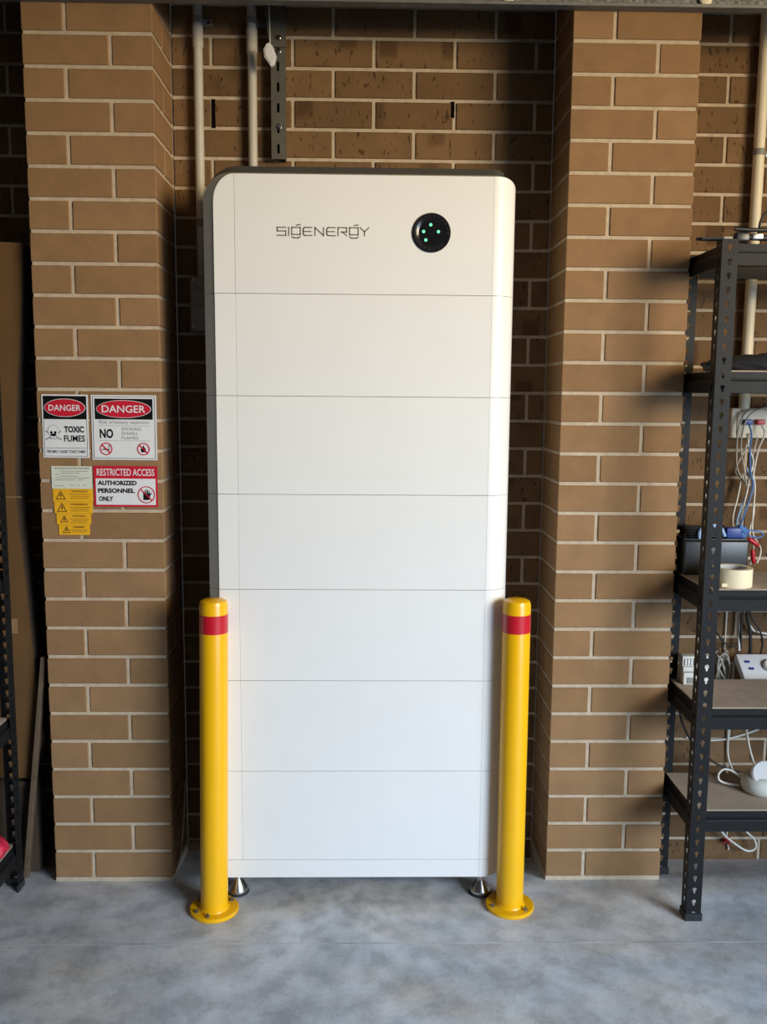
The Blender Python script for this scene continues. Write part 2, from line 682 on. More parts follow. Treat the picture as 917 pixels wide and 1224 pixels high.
for i in range(8):
    zt, zb = LEV[i] - G, LEV[i + 1] + G
    if i == 0:
        # header: outlines lofted from the fascia back to the larger case
        def outline(xl, xr, ztop, rl, rr, zbot):
            o = [(xl, zbot)]
            for k in range(9):
                a = math.radians(180 - 90 * k / 8)
                o.append((xl + rl + rl * math.cos(a), ztop - rl + rl * math.sin(a)))
            for k in range(5):
                a = math.radians(90 - 90 * k / 4)
                o.append((xr - rr + rr * math.cos(a), ztop - rr + rr * math.sin(a)))
            o.append((xr, zbot))
            return o
        o1 = outline(XLF - .0003, XSR + .010, zt - .001, .060, .012, zb)
        o2 = outline(-.4345, .372, zt + .008, .075, .030, zb)
        o3 = outline(-.4345, .393, zt + .008, .075, .040, zb)
        mb = MB()
        n = len(o1)
        for o_, y_ in ((o1, YF + .002), (o2, -.092), (o3, -.045), (o3, .130)):
            mb.v += [(p, y_, q) for p, q in o_]
        for s in range(3):
            for k in range(n):
                a, b = s * n + k, s * n + (k + 1) % n
                mb.f.append((a, b, b + n, a + n))
        mb.f += [tuple(range(n)), tuple(range(4 * n - 1, 3 * n - 1, -1))]
        body = mb.build('inverter_module', 'chassis', tower, 30)
        c1 = outline(XLF + .001, XSR + .020, zt - .0012, .060, .030, zb)[4:-3]
        c2 = outline(-.4350, .380, zt + .034, .088, .038, zb)[4:-3]
        cp = MB()
        m = len(c1)
        for o_, y_, dz in ((c1, YF + .0105, 0), (c2, -.050, 0), (c2, .131, 0), (c2, .131, -.045), (c1, YF + .0105, -.030)):
            cp.v += [(p, y_, q + dz) for p, q in o_]
        for r_ in range(5):
            for k in range(m - 1):
                a, b = r_ * m + k, ((r_ + 1) % 5) * m + k
                cp.f.append((a, a + 1, b + 1, b))
        cp.f += [tuple(r_ * m for r_ in range(5)), tuple(r_ * m + m - 1 for r_ in range(4, -1, -1))]
        cp.build('top_cap', 'cap', body, 30)
        lc = [(XLF, zb), (XSL - G, zb), (XSL - G, zt)]
        for k in range(9):
            a = math.radians(90 + 90 * k / 8)
            lc.append((XLF + .0555 + .0555 * math.cos(a), zt - .072 + .072 * math.sin(a)))
        MB().front(lc, YF, YF + .010).build('left_cover', 'white_side', body)
    else:
        pl = [(XLF - .0003, YF + .002), (XSR, YF + .002), (XSR + .030, YF + .025), (.393, YF + .062), (.393, .13), (-.4345, .13), (-.4345, -.092)]
        body = MB().prism(pl, lambda p, q, t: (p, q, t), zb, zt).build('battery_module' if i < 7 else 'plinth', 'chassis', tower)
        if i < 7:
            MB().box(XLF, XSL - G, YF, YF + .010, zb, zt, .0006).build('left_cover', 'white_side', body)
    if i < 7:
        MB().box(XSL, XSR, YF, YF + .010, zb, zt, .0006).build('front_panel', 'white', body)
    else:
        MB().box(XLF, XSR, YF, YF + .010, zb, zt, .0006).build('front_panel', 'white', body)
    right_cover(zb, zt, i == 0).build('right_cover', 'white_side', body, 30)
    if i == 0:
        header = body

for fx, fy in ((-.372, -.062), (.345, -.070), (-.372, .085), (.345, .085)):
    f = MB()
    f.lathe([(.006, .050), (.008, .0755), (.011, .060), (.012, .044), (.014, .040), (.030, .016), (.031, .008), (.030, .006)], (fx, fy, FZ), 24)
    ft = f.build('adjustable_foot', 'chrome', tower, 50)
    MB().lathe([(.029, 0), (.033, .002), (.033, .006), (.029, .008)], (fx, fy, FZ), 24).build('rubber_pad', 'rubber', ft, 50)

# round status display
DX, DZ = .170, 1.8795
dsp = MB().lathe([(.051, 0), (.051, .003), (.0485, .0055), (.036, .0045), (.034, .003), (0.0005, .003)], (DX, YF, DZ), 48, 'y').build('status_display', 'ring', header, 40)
MB().lathe([(.034, .003), (.0335, .0040), (.0005, .0044)], (DX, YF, DZ), 40, 'y').build('display_glass', 'gloss_black', dsp, 40)
for lx, lz in ((.1675, 1.8995), (.1490, 1.8820), (.1880, 1.8820), (.1550, 1.8605)):
    MB().front(circ(lx, lz, .0040, 14), YF - .0052, YF - .0040).build('indicator_light', 'led', dsp)
for k in range(22):   # ticks engraved round the ring
    a = 2 * math.pi * k / 22
    if k % 11 in (9, 10):
        continue
    t = MB()
    c, s = math.cos(a), math.sin(a)
    t.front([(DX + c * .040 - s * .0012, DZ + s * .040 + c * .0012), (DX + c * .0455 - s * .0012, DZ + s * .0455 + c * .0012),
             (DX + c * .0455 + s * .0012, DZ + s * .0455 - c * .0012), (DX + c * .040 + s * .0012, DZ + s * .040 - c * .0012)], YF - .0058, YF - .0046)
    t.build('ring_tick', 'blackp', dsp)

# raised logotype: squared letters drawn with strokes
LG = dict()
cw, ch, st = .0225, .0205, .0033


def strokes(lines, ox, oz, name, sw=st):
    mb = MB()
    for ln in lines:
        for (a, b) in zip(ln[:-1], ln[1:]):
            ax, az, bx, bz = ox + a[0] * cw, oz + a[1] * ch, ox + b[0] * cw, oz + b[1] * ch
            d = Vector((bx - ax, bz - az))
            L = d.length
            d /= L
            nrm = Vector((-d.y, d.x)) * sw / 2
            e = d * sw * .42
            mb.front([(ax - e.x + nrm.x, az - e.y + nrm.y), (ax - e.x - nrm.x, az - e.y - nrm.y),
                      (bx + e.x - nrm.x, bz + e.y - nrm.y), (bx + e.x + nrm.x, bz + e.y + nrm.y)], YF - .0006, YF)
    return mb.build(name, 'ink', header)


GS = [[(1, 1), (0, 1), (0, .12), (1, .12), (1, 1)], [(.55, 1.28), (1, 1.36)], [(.0, -.16), (.25, -.30), (.75, -.30), (1.0, -.16)]]
letters = [('S', .0, [[(1, 1), (0, 1), (0, .55), (1, .55), (1, 0), (0, 0)]]),
           ('I', 1.35, [[(0, 1), (0, 0)]]),
           ('G', 1.70, GS),
           ('E', 3.05, [[(1, 1), (.15, 1), (0, .8), (0, .2), (.15, 0), (1, 0)], [(0, .5), (.9, .5)]]),
           ('N', 4.42, [[(0, 0), (0, 1), (1, 0), (1, 1)]]),
           ('E', 5.80, [[(1, 1), (.15, 1), (0, .8), (0, .2), (.15, 0), (1, 0)], [(0, .5), (.9, .5)]]),
           ('R', 7.12, [[(0, 0), (0, 1), (1, 1), (1, .45), (.35, .45)], [(.55, .45), (1, 0)]]),
           ('G', 8.48, GS),
           ('Y', 9.72, [[(0, 1), (.5, .5), (1, 1)], [(.5, .5), (.5, 0)]])]
for nm, ox, ln in letters:
    strokes(ln, -.2370 + ox * cw, 1.8690 + ox * .00010, 'logo_letter')


# ------------------------------------------------------------------ bollards
def bollard(x, y, lean, label, angs):
    b = thing('bollard', label, 'bollard', (x, y, FZ), 'yellow safety bollards')
    r = .0385
    MB().lathe([(.0, .008), (r, .008), (r, .890), (r - .003, .9015), (r - .010, .9055), (.001, .908)], (0, 0, 0), 48).build('post', 'yellow', b, 40)
    MB().lathe([(r - .001, .8155), (r + .0007, .8155), (r + .0007, .8665), (r - .001, .8665)], (0, 0, 0), 48).build('reflective_band', 'red_tape', b, 40)
    MB().lathe([(.0, 0), (.068, 0), (.069, .002), (.069, .009), (.067, .011), (.0, .011)], (0, 0, 0), 48).build('base_plate', 'yellow', b, 40)
    w_ = MB().lathe([(r, .010), (r + .005, .010), (r + .001, .017), (r, .018)], (0, 0, 0), 40)
    w_.build('weld_bead', 'yellow', b, 60)
    for a in angs:
        bx, by = .0545 * math.cos(math.radians(a)), .0545 * math.sin(math.radians(a))
        m = MB()
        m.lathe([(.0065, .0105), (.0065, .0155), (.003, .0165), (.003, .0215), (.0, .0215)], (bx, by, 0), 6)
        m.build('anchor_bolt', 'bolt', b)
    b.rotation_euler = (0, lean, 0)
    return b


bollard(-.4262, -.1560, .0140, 'yellow steel bollard with red band at the left corner of the battery', (-100, 35, 150, 215))
bollard(.4211, -.1430, -.0025, 'yellow steel bollard with red band at the right corner of the battery', (-45, 200, 60, 120))


# ------------------------------------------------------------------ perforated steel strips
def keyhole(cx, cz, r=.0062, s=.0032, tail=.0125):
    p = []
    a0 = math.asin(s / r)
    n = 9
    for k in range(n):
        a = -math.pi / 2 + a0 + (2 * math.pi - 2 * a0) * k / (n - 1)
        p.append((cx + r * math.cos(a), cz + r * math.sin(a)))
    p += [(cx - s * .8, cz - tail), (cx + s * .8, cz - tail)]
    return p


def slot(cx, cz, wd, ht):
    p = []
    for k in range(5):
        a = math.pi * k / 4
        p.append((cx + wd / 2 * math.cos(a), cz + ht / 2 - wd / 2 + wd / 2 * math.sin(a)))
    for k in range(5):
        a = math.pi + math.pi * k / 4
        p.append((cx + wd / 2 * math.cos(a), cz - ht / 2 + wd / 2 + wd / 2 * math.sin(a)))
    return p


def perforated(mb, width, z0, pitch, count, hole, fn, th):
    """strip of cells width x pitch, each with one hole; fn(s, z, t) -> xyz"""
    cell = [(0, 0), (width, 0), (width, pitch), (0, pitch)]
    hl = hole(width * .5, pitch * .5)
    flat = cell + hl
    tris = tessellate_polygon([[Vector((a, b, 0)) for a, b in cell], [Vector((a, b, 0)) for a, b in reversed(hl)]])
    order = cell + list(reversed(hl))
    nh = len(hl)
    n = len(order)
    for c in range(count):
        zo = z0 + c * pitch
        vs = [fn(a, b + zo, 0) for a, b in order] + [fn(a, b + zo, th) for a, b in order]
        fs = [tuple(t) for t in tris] + [tuple(i + n for i in reversed(t)) for t in tris]
        for k in range(nh):
            i, j = 4 + k, 4 + (k + 1) % nh
            fs.append((i, j, j + n, i + n))
        for (i, j) in ((1, 2), (3, 0)):
            fs.append((i, j, j + n, i + n))
        if c == 0:
            fs.append((0, 1, 1 + n, n))
        if c == count - 1:
            fs.append((2, 3, 3 + n, 2 + n))
        mb.add(vs, fs)


def rack(label, x0, x1, y0, y1, height, levels, boards, zfoot, group=None, marks=None):
    r = thing('metal_shelving_rack', label, 'shelving', (x0, y0, 0), group)
    X1, Y1 = x1 - x0, y1 - y0
    FW, TH = .042, .0018
    cnt = int(height / .0352)
    pitch = height / cnt
    for (cx, sx) in ((0, 1), (X1, -1)):
        for (cy, sy) in ((0, 1), (Y1, -1)):
            mb = MB()
            zf = zfoot if cy == 0 else floor_z(x0 + cx, y1)
            zb = zf + .004
            n2 = int(round((height - zb) / pitch))
            p2 = (height - zb) / n2
            perforated(mb, FW, zb, p2, n2, keyhole, lambda s, z, t: (cx + sx * s, cy + sy * t, z), TH)
            perforated(mb, FW * .9, zb, p2, n2, keyhole, lambda s, z, t: (cx + sx * t, cy + sy * (s + TH), z), TH)
            p = mb.build('post', 'rack', r)
            f = MB()
            f.box(min(cx - .003 * sx, cx + sx * .046), max(cx - .003 * sx, cx + sx * .046), min(cy - sy * .003, cy + sy * .004), max(cy - sy * .003, cy + sy * .004), zf, zf + .022, .001)
            f.box(min(cx - .003 * sx, cx + sx * .004), max(cx - .003 * sx, cx + sx * .004), min(cy, cy + sy * .044), max(cy, cy + sy * .044), zf, zf + .022, .001)
            f.build('foot', 'blackp', p)
    # stepped beam section: (outward, up)
    sec = [(.0, .0), (-.006, .0), (-.006, .030), (-.004, .033), (.004, .035), (.004, .055), (.012, .055), (.012, .052), (.006, .052), (.006, .038), (.0, .036)]
    for li, z in enumerate(levels):
        zz = z - .055
        MB().prism(sec, lambda p, q, t: (t, .010 + p, zz + q), FW + .001, X1 - FW - .001).build('beam', 'rack', r)
        MB().prism(sec, lambda p, q, t: (t, Y1 - .010 - p, zz + q), FW + .001, X1 - FW - .001).build('beam', 'rack', r)
        MB().prism(sec, lambda p, q, t: (.010 + p, t, zz + q), .006, Y1 - .006).build('beam', 'rack', r)
        MB().prism(sec, lambda p, q, t: (X1 - .010 - p, t, zz + q), .006, Y1 - .006).build('beam', 'rack', r)
        if boards[li]:
            MB().box(.0165, X1 - .0165, .0165, Y1 - .0165, z - .0032, z + .0035).build('shelf_board', 'mdf', r)
    return r


RX0, RX1, RY0, RY1 = .9065, 1.74, -.2185, .062
S1, S2, S3, S4, S5 = 1.846, 1.521, .938, .606, .310
rk = rack('charcoal metal shelving rack with fibreboard shelves right of the right brick pier', RX0, RX1, RY0, RY1, 1.856,
          [S1, S2, S3, S4, S5], [False, True, True, True, True], FZ, 'charcoal shelving racks')
lrk = rack('charcoal metal shelving rack cut off at the far left edge', -1.90, -1.0175, -.335, -.020, 1.90,
           [1.80, 1.40, .95, .515, .128], [True, True, True, True, True], FZ, 'charcoal shelving racks')
lrk['label'] = 'charcoal metal shelving rack cut off by the left edge, beside the cardboard'

# ------------------------------------------------------------------ things on the recess wall
WY = DEPTH  # wall face


def pipe(label, x, z0, z1, r, mat, couplers, saddles, group):
    p = thing('conduit_pipe', label, 'pipe', (x, WY - r - .010, z0), group)
    MB().cyl((0, 0, 0), (0, 0, z1 - z0), r, 20).build('tube', mat, p, 50)
    for (a, b, m) in couplers:
        MB().lathe([(r, a - z0), (r + .0025, a - z0), (r + .0025, b - z0), (r, b - z0)], (0, 0, 0), 20).build('coupling', m, p, 50)
    for zc in saddles:
        s = MB()
        s.lathe([(r, zc - z0 - .009), (r + .002, zc - z0 - .009), (r + .002, zc - z0 + .009), (r, zc - z0 + .009)], (0, 0, 0), 20)
        s.box(r - .004, r + .026, r + .004, r + .0085, zc - z0 - .009, zc - z0 + .009)
        sd = s.build('saddle_clip', 'coupler', p, 40)
        MB().lathe([(.0005, .003), (.005, .0025), (.006, .0)], (r + .017, r + .004, zc - z0), 12, 'y').build('screw', 'chrome', sd)
    return p


pipe('grey conduit pipe running down to the grey box, nearest the left pier', -.496, 1.80, 2.70, .0135, 'conduit',
     [(1.945, 1.969, 'coupler'), (2.452, 2.512, 'conduit')], [2.528], 'conduit pipes on the recess wall')
pipe('grey conduit pipe ending behind the battery top, beside the slotted steel channel', -.339, 1.98, 2.70, .0135, 'conduit',
     [(2.44, 2.505, 'conduit')], [2.528], 'conduit pipes on the recess wall')

jb = thing('junction_box', 'grey plastic junction box on the wall left of the battery', 'box', (-.498, WY, 1.64))
MB().rbox(-.030, .045, -.050, -.001, 0, .160, .004).build('housing', 'greybox', jb, 40)
MB().rbox(-.027, .042, -.056, -.050, .004, .156, .002).build('lid', 'greybox', jb, 40)
MB().box(-.012, .020, -.059, -.056, .118, .128, .001).build('latch', 'coupler', jb)
MB().box(-.024, .030, -.0585, -.056, .072, .078, .001).build('hinge_rib', 'coupler', jb)
for sx, sz in ((-.020, .012), (-.020, .148)):
    MB().lathe([(.003, 0), (.003, .002), (.0005, .0025)], (sx, -.056, sz), 10, 'y').build('screw', 'chrome', jb)

stt = thing('strut_channel', 'grey slotted steel channel hanging on the wall behind the pull cord', 'bracket', (-.262, WY, 2.14))
mb = MB()
perforated(mb, .041, 0, .0575, 10, lambda a, b: slot(a, b, .0075, .028), lambda s, z, t: (s - .0205, -.040 + t, z), .0025)
mb.box(-.0205, -.018, -.0375, 0, 0, .575)
mb.box(.018, .0205, -.0375, 0, 0, .575)
mb.build('channel', 'strut', stt)
mb = MB()
mb.front([(-.023, .310), (.024, .310), (.024, .560), (-.060, .560)], -.046, -.0405)
mb.build('angle_bracket', 'strut', stt)
for bz in (.09, .300, .335, .425):
    m = MB()
    yy = -.0405 if bz < .305 else -.046
    m.lathe([(.0085, 0), (.0085, .001), (.006, .0012), (.006, .006), (.0005, .0065)], (.004, yy, bz), 6 if bz < .4 else 12, 'y')
    m.build('bolt', 'chrome', stt)

pc = thing('pull_cord', 'thin white pull cord with a pale toggle hanging above the battery', 'cord', (-.2826, .15, 2.44))
MB().tube([(.0010, 0, .28), (.0006, 0, .14), (.0035, 0, .0)], .0016, 6).build('string', 'wcable', pc, 60)
mb = MB()
tg = [(.001, .002), (.011, -.006), (.022, -.034), (.016, -.058), (.007, -.062), (-.012, -.036), (-.014, -.016), (-.006, -.002)]
mb.front(tg, -.010, .002)
mb.front([(x * .75 + .001, z * .8 - .006) for x, z in tg], -.0125, -.010)
tgo = mb.build('toggle', 'wplast', pc)

# ------------------------------------------------------------------ signs on the left pier
SY = -.0016


def sign(name, label, x0, x1, z0, z1, mat, rot=0.0, group=None, y=SY):
    s = thing(name, label, 'sign', ((x0 + x1) / 2, y, (z0 + z1) / 2), group)
    hw, hh = (x1 - x0) / 2, (z1 - z0) / 2
    MB().box(-hw, hw, -.0012, .0010, -hh, hh).build('board', mat, s)
    s.rotation_euler = (0, rot, 0)
    return s, hw, hh


def flat(s, out, lay, mat, name):
    return MB().front(out, -.0012 - .0005 * lay, -.0012 - .0005 * (lay - 1)).build(name, mat, s)


def frame_border(s, x0, x1, z0, z1, t, lay, mat, name='border'):
    mb = MB()
    for o in (rect(x0, x1, z0, z0 + t), rect(x0, x1, z1 - t, z1), rect(x0, x0 + t, z0 + t, z1 - t), rect(x1 - t, x1, z0 + t, z1 - t)):
        mb.front(o, -.0012 - .0005 * lay, -.0012 - .0005 * (lay - 1))
    return mb.build(name, mat, s)


def lay_y(lay):
    return -.0012 - .0005 * lay


def prohibition(s, cx, cz, r, lay, tw=.0029):
    mb = MB()
    n = 32
    for k in range(n):
        a, b = 2 * math.pi * k / n, 2 * math.pi * (k + 1) / n
        mb.front([(cx + r * math.cos(a), cz + r * math.sin(a)), (cx + r * math.cos(b), cz + r * math.sin(b)),
                  (cx + (r - tw) * math.cos(b), cz + (r - tw) * math.sin(b)), (cx + (r - tw) * math.cos(a), cz + (r - tw) * math.sin(a))], lay_y(lay), lay_y(lay - 1))
    q = (r - tw * .5) * .7071
    d = tw * .42
    mb.front([(cx - q - d, cz + q - d), (cx - q + d, cz + q + d), (cx + q + d, cz - q + d), (cx + q - d, cz - q - d)], lay_y(lay + .6), lay_y(lay - 1))
    return mb.build('prohibition_symbol', 'sign_red', s)


# DANGER / TOXIC FUMES
s, hw, hh = sign('danger_sign', 'white danger sign with a skull and the words toxic fumes', -.9125, -.7835, 1.2705, 1.4480, 'sign_white', .003, 'signs on the left pier')
frame_border(s, -hw + .004, hw - .004, -hh + .004, hh - .004, .0010, 1, 'sign_black')
flat(s, rect(-hw + .004, hw - .004, hh - .069, hh - .004), 1, 'sign_black', 'header_panel')
flat(s, circ(0, hh - .037, .0575, 40, .0255), 2, 'sign_white', 'oval_rim')
flat(s, circ(0, hh - .037, .0560, 40, .0243), 3, 'sign_red', 'oval')
text('DANGER', -.045, .045, hh - .0455, hh - .0285, lay_y(3), 'sign_white', s, bold=.012)
text('TOXIC', -.004, .052, -.0175, .0005, lay_y(0), 'sign_black', s, bold=.045)
text('FUMES', -.005, .054, -.0435, -.0250, lay_y(0), 'sign_black', s, bold=.024)
flat(s, rect(-hw + .008, hw - .008, -.0620, -.0610), 1, 'sign_black', 'rule_line')
text('FIRE MAY CAUSE TOXIC FUMES', -.054, .055, -.0755, -.0675, lay_y(0), 'sign_black', s, bold=.018)
# skull and crossbones
for (ax, az, bx, bz) in ((-.056, -.038, -.012, -.014), (-.056, -.014, -.012, -.038)):
    d = Vector((bx - ax, bz - az)).normalized()
    nn = Vector((-d.y, d.x)) * .0016
    flat(s, [(ax + nn.x, az + nn.y), (ax - nn.x, az - nn.y), (bx - nn.x, bz - nn.y), (bx + nn.x, bz + nn.y)], 1, 'sign_grey', 'crossbone')
flat(s, circ(-.034, -.013, .0160, 24, .0165), 2, 'sign_grey', 'skull_outline')
flat(s, circ(-.034, -.013, .0150, 24, .0155), 3, 'sign_white', 'skull')
flat(s, rect(-.0425, -.0255, -.0370, -.023), 2, 'sign_grey', 'jaw_outline')
flat(s, rect(-.0416, -.0264, -.0361, -.021), 3, 'sign_white', 'jaw')
for ex in (-.0395, -.0285):
    flat(s, circ(ex, -.0175, .0036, 14), 4, 'sign_black', 'eye_socket')
flat(s, [(-.0352, -.0250), (-.0328, -.0250), (-.034, -.0222)], 4, 'sign_black', 'nose')
for tx in (-.0375, -.034, -.0305):
    flat(s, rect(tx - .0004, tx + .0004, -.0352, -.0310), 4, 'sign_black', 'tooth_gap')

# DANGER / battery explosion
s, hw, hh = sign('danger_sign', 'white danger sign warning of battery explosion, no smoking, sparks or flames', -.7745, -.5922, 1.2650, 1.4475, 'sign_white', .002, 'signs on the left pier')
frame_border(s, -hw + .004, hw - .004, -hh + .004, hh - .004, .0012, 1, 'sign_black')
flat(s, rect(-hw + .010, hw - .010, hh - .068, hh - .010), 1, 'sign_black', 'header_panel')
flat(s, circ(0, hh - .039, .0770, 44, .0250), 2, 'sign_white', 'oval_rim')
flat(s, circ(0, hh - .039, .0755, 44, .0238), 3, 'sign_red', 'oval')
text('DANGER', -.061, .061, hh - .0490, hh - .0285, lay_y(3), 'sign_white', s, bold=.012)
text('Risk of battery explosion', -.069, .071, .0080, .0205, lay_y(0), 'sign_grey', s)
flat(s, rect(-.071, .073, .0050, .0058), 1, 'sign_grey', 'rule_line')
text('NO', -.0690, -.0310, -.0300, -.0035, lay_y(0), 'sign_black', s, bold=.036)
text('SMOKING', -.0080, .0470, -.0080, .0005, lay_y(0), 'sign_grey', s)
text('SPARKS', -.0080, .0380, -.0205, -.0120, lay_y(0), 'sign_grey', s)
text('FLAMES', -.0080, .0400, -.0330, -.0245, lay_y(0), 'sign_grey', s)
flat(s, rect(-.071, .073, -.0370, -.0362), 1, 'sign_grey', 'rule_line')
for cx in (-.052, .053):
    if cx < 0:
        flat(s, rect(cx - .012, cx + .010, -.0630, -.0600), 1, 'sign_black', 'cigarette')
        flat(s, [(cx + .006, -.0570), (cx + .008, -.0570), (cx + .011, -.0500), (cx + .009, -.0500)], 1, 'sign_black', 'smoke')
    else:
        flat(s, [(cx - .006, -.0690), (cx - .008, -.0600), (cx - .003, -.0560), (cx, -.0490), (cx + .003, -.0560), (cx + .007, -.0610), (cx + .005, -.0690)], 1, 'sign_black', 'flame')
    prohibition(s, cx, -.0600, .0178, 2)

# RESTRICTED ACCESS
s, hw, hh = sign('access_sign', 'red bordered restricted access sign for authorized personnel only', -.7735, -.5935, 1.1315, 1.2480, 'sign_red', .002, 'signs on the left pier')
flat(s, rect(-hw + .0055, hw - .0055, -hh + .0055, hh - .036), 1, 'sign_white', 'white_panel')
text('RESTRICTED ACCESS', -hw + .009, hw - .008, hh - .0280, hh - .0080, lay_y(0), 'sign_white', s, bold=.012)
text('AUTHORIZED', -.0790, .0315, .0030, .0165, lay_y(1), 'sign_black', s, bold=.045)
text('PERSONNEL', -.0790, .0250, -.0190, -.0055, lay_y(1), 'sign_black', s, bold=.045)
text('ONLY', -.0770, -.0360, -.0425, -.0285, lay_y(1), 'sign_black', s, bold=.045)
hx, hz = .0580, -.0235
hand = [(hx - .009, hz - .015), (hx + .008, hz - .015), (hx + .011, hz - .002), (hx + .0155, hz + .004), (hx + .0135, hz + .0065), (hx + .009, hz + .002),
        (hx + .009, hz + .012), (hx + .0065, hz + .012), (hx + .0060, hz + .003), (hx + .0050, hz + .003), (hx + .0040, hz + .0155), (hx + .0012, hz + .0155), (hx + .0010, hz + .003),
        (hx - .0005, hz + .003), (hx - .0015, hz + .0145), (hx - .0042, hz + .0145), (hx - .0038, hz + .003), (hx - .0050, hz + .003), (hx - .0068, hz + .010), (hx - .0092, hz + .009), (hx - .0085, hz - .002)]
flat(s, hand, 2, 'sign_black', 'hand_symbol')
prohibition(s, hx, hz, .0245, 3, .0026)

# stack of small labels
s, hw, hh = sign('procedure_label', 'pale label of fine print just above the yellow warning stickers', -.8925, -.7785, 1.1822, 1.2465, 'label_white', .004, 'small labels on the left pier')
text('SHUTDOWN PROCEDURE', -.048, .050, hh - .0085, hh - .0035, lay_y(0), 'label_ink', s)
for k, (a, b, zz) in enumerate(((-.030, .046, .018), (-.030, .022, .012), (-.046, -.034, .008), (-.030, .018, .004), (-.046, .050, -.001), (-.046, .010, -.007), (.018, .034, -.0065), (-.050, -.022, -.024), (-.006, .006, -.022), (.014, .022, -.022), (.030, .038, -.022))):
    flat(s, rect(a, b, zz - .0005, zz + .0005), 1, 'label_ink', 'print_line')
YL = [(-.8905, -.7780, 1.1450, 1.1822, 'topmost of the yellow warning stickers, directly under the pale label'),
      (-.8880, -.7795, 1.1115, 1.1450, 'second yellow warning sticker down, with the largest bold heading'),
      (-.8828, -.7855, 1.0795, 1.1115, 'third yellow warning sticker down, narrower than the two above'),
      (-.8775, -.7900, 1.0493, 1.0795, 'lowest and smallest yellow warning sticker of the column')]
for k, (x0, x1, z0, z1, lb) in enumerate(YL):
    s, hw, hh = sign('warning_sticker', lb, x0, x1, z0 + .0003, z1 - .0003, 'label_yellow', .003, 'small labels on the left pier')
    tx = -hw + .022
    tr = .0145 if k < 2 else .0115
    tri = MB()
    P = [(tx - tr, -tr * .85), (tx + tr, -tr * .85), (tx, tr * .95)]
    Q = [(tx - tr * .72, -tr * .68), (tx + tr * .72, -tr * .68), (tx, tr * .62)]
    for i in range(3):
        j = (i + 1) % 3
        tri.front([P[i], P[j], Q[j], Q[i]], lay_y(1), lay_y(0))
    tri.build('warning_triangle', 'label_ink', s)
    flat(s, [(tx - .001, .004), (tx + .003, .004), (tx + .001, -.001), (tx + .0035, -.001), (tx - .0015, -.009), (tx - .0002, -.003), (tx - .003, -.003)], 1, 'label_ink', 'bolt_symbol')
    hx0 = -.004 if k != 1 else -.009
    text('WARNING', hx0, hw - .014, hh - .0100, hh - .0040, lay_y(0), 'label_ink', s, bold=.025 if k in (1, 3) else .012)
    for q in range(3 if k < 3 else 2):
        zz = hh - .0155 - q * .0055
        flat(s, rect(-.010 + .004 * (q % 2), hw - .006 - .003 * q, zz - .0006, zz + .0006), 1, 'label_ink', 'print_line')

# ------------------------------------------------------------------ left of the left pier
cb = thing('cardboard_carton', 'tall brown cardboard carton with a bowed edge standing left of the pier', 'cardboard', (-1.2, .05, .29))
edge = [(-.9655, 1.869), (-.978, 1.70), (-.990, 1.56), (-.9985, 1.48), (-1.010, 1.33), (-1.0185, 1.20), (-1.014, 1.07), (-1.000, .9145), (-.985, .66), (-.9717, .42), (-.9960, .296)]
out = [(-1.50, .296)] + [(-1.50, 1.880)] + edge
mb = MB()
mb.front([(x + 1.2, z - .29) for x, z in out], 0, .004)
fl = mb.build('front_sheet', 'card', cb)
mb = MB()
mb.front([(x + 1.2 + (.004 if z > .3 else -.01), z - .29 - .002) for x, z in out], .0045, .075)
mb.build('box_body', 'card_dark', cb)
MB().box(.155, .172, -.0012, 0, .455, .500).build('torn_tape', 'card_edge', cb)
MB().box(-.01, .20, -.0006, 0, .86, .863).build('fold_crease', 'card_edge', cb)

zf = floor_z(-1.1, .1)
db = thing('dark_box', 'low dark brown box on the floor under the tall cardboard carton', 'box', (-1.20, .05, FZ))
zz0 = floor_z(-1.0, .145) - FZ
MB().box(-.20, .200, .012, .095, -.004, .2905, .002).build('box_body', 'card_dark', db)
MB().box(.03, .201, .004, .0115, .275, .2905).build('lid_flap', 'card_dark', db)


def plank(label, p0, p1, wx, wy):
    a, b = Vector(p0), Vector(p1)
    mb = MB()
    d = b - a
    L = d.length
    mb.box(-wx / 2, wx / 2, -wy / 2, wy / 2, 0, L, .0012)
    q = Vector((0, 0, 1)).rotation_difference(d.normalized())
    o = mb.build('wooden_plank', 'wood')
    o.rotation_euler = q.to_euler()
    o.location = a
    return tag(o, label, 'plank', 'planks leaning by the left pier')


plank('weathered wooden plank leaning against the left side of the left pier', (-1.028, .030, -.0145), (-.948, .032, .68), .013, .022)
plank('short thin wooden batten leaning behind the weathered plank', (-.972, .150, -.027), (-.940, .165, .46), .014, .020)

wb = thing('parcel_box', 'white box with dark printing on the left shelving rack', 'box', (-1.120, -.30, .1315))
MB().box(-.21, .070, .02, .24, 0, .300, .002).build('carton', 'sign_white', wb)
for k in range(7):
    MB().box(.0702, .0708, .115 + (k % 2) * .006, .150 - (k % 3) * .005, .205 + k * .010, .211 + k * .010).build('print_mark', 'sign_black', wb)
rb = MB()
bm = bmesh.new()
bmesh.ops.create_icosphere(bm, subdivisions=3, radius=1)
for v in bm.verts:
    n = math.sin(v.co.x * 5 + v.co.z * 4) * .12 + math.sin(v.co.y * 7 - v.co.x * 3) * .10 + random.uniform(-.06, .06)
    v.co *= (1 + n)
    v.co = Vector((v.co.x * .05, v.co.y * .055, max(v.co.z * .032, -.018)))
rb.bm(bm)
ro = rb.build('plastic_bag', 'redcloth', None, 50)
ro.location = (-1.105, -.245 + .18, .1315 + .018)
ro.location = (-1.085, -.0, .15)
ro.location = (-1.080, -.100, .1505)
tag(ro, 'crumpled red plastic bag on the bottom shelf at the left edge', 'bag')
wb.location = (-1.130, -.290, .5190)

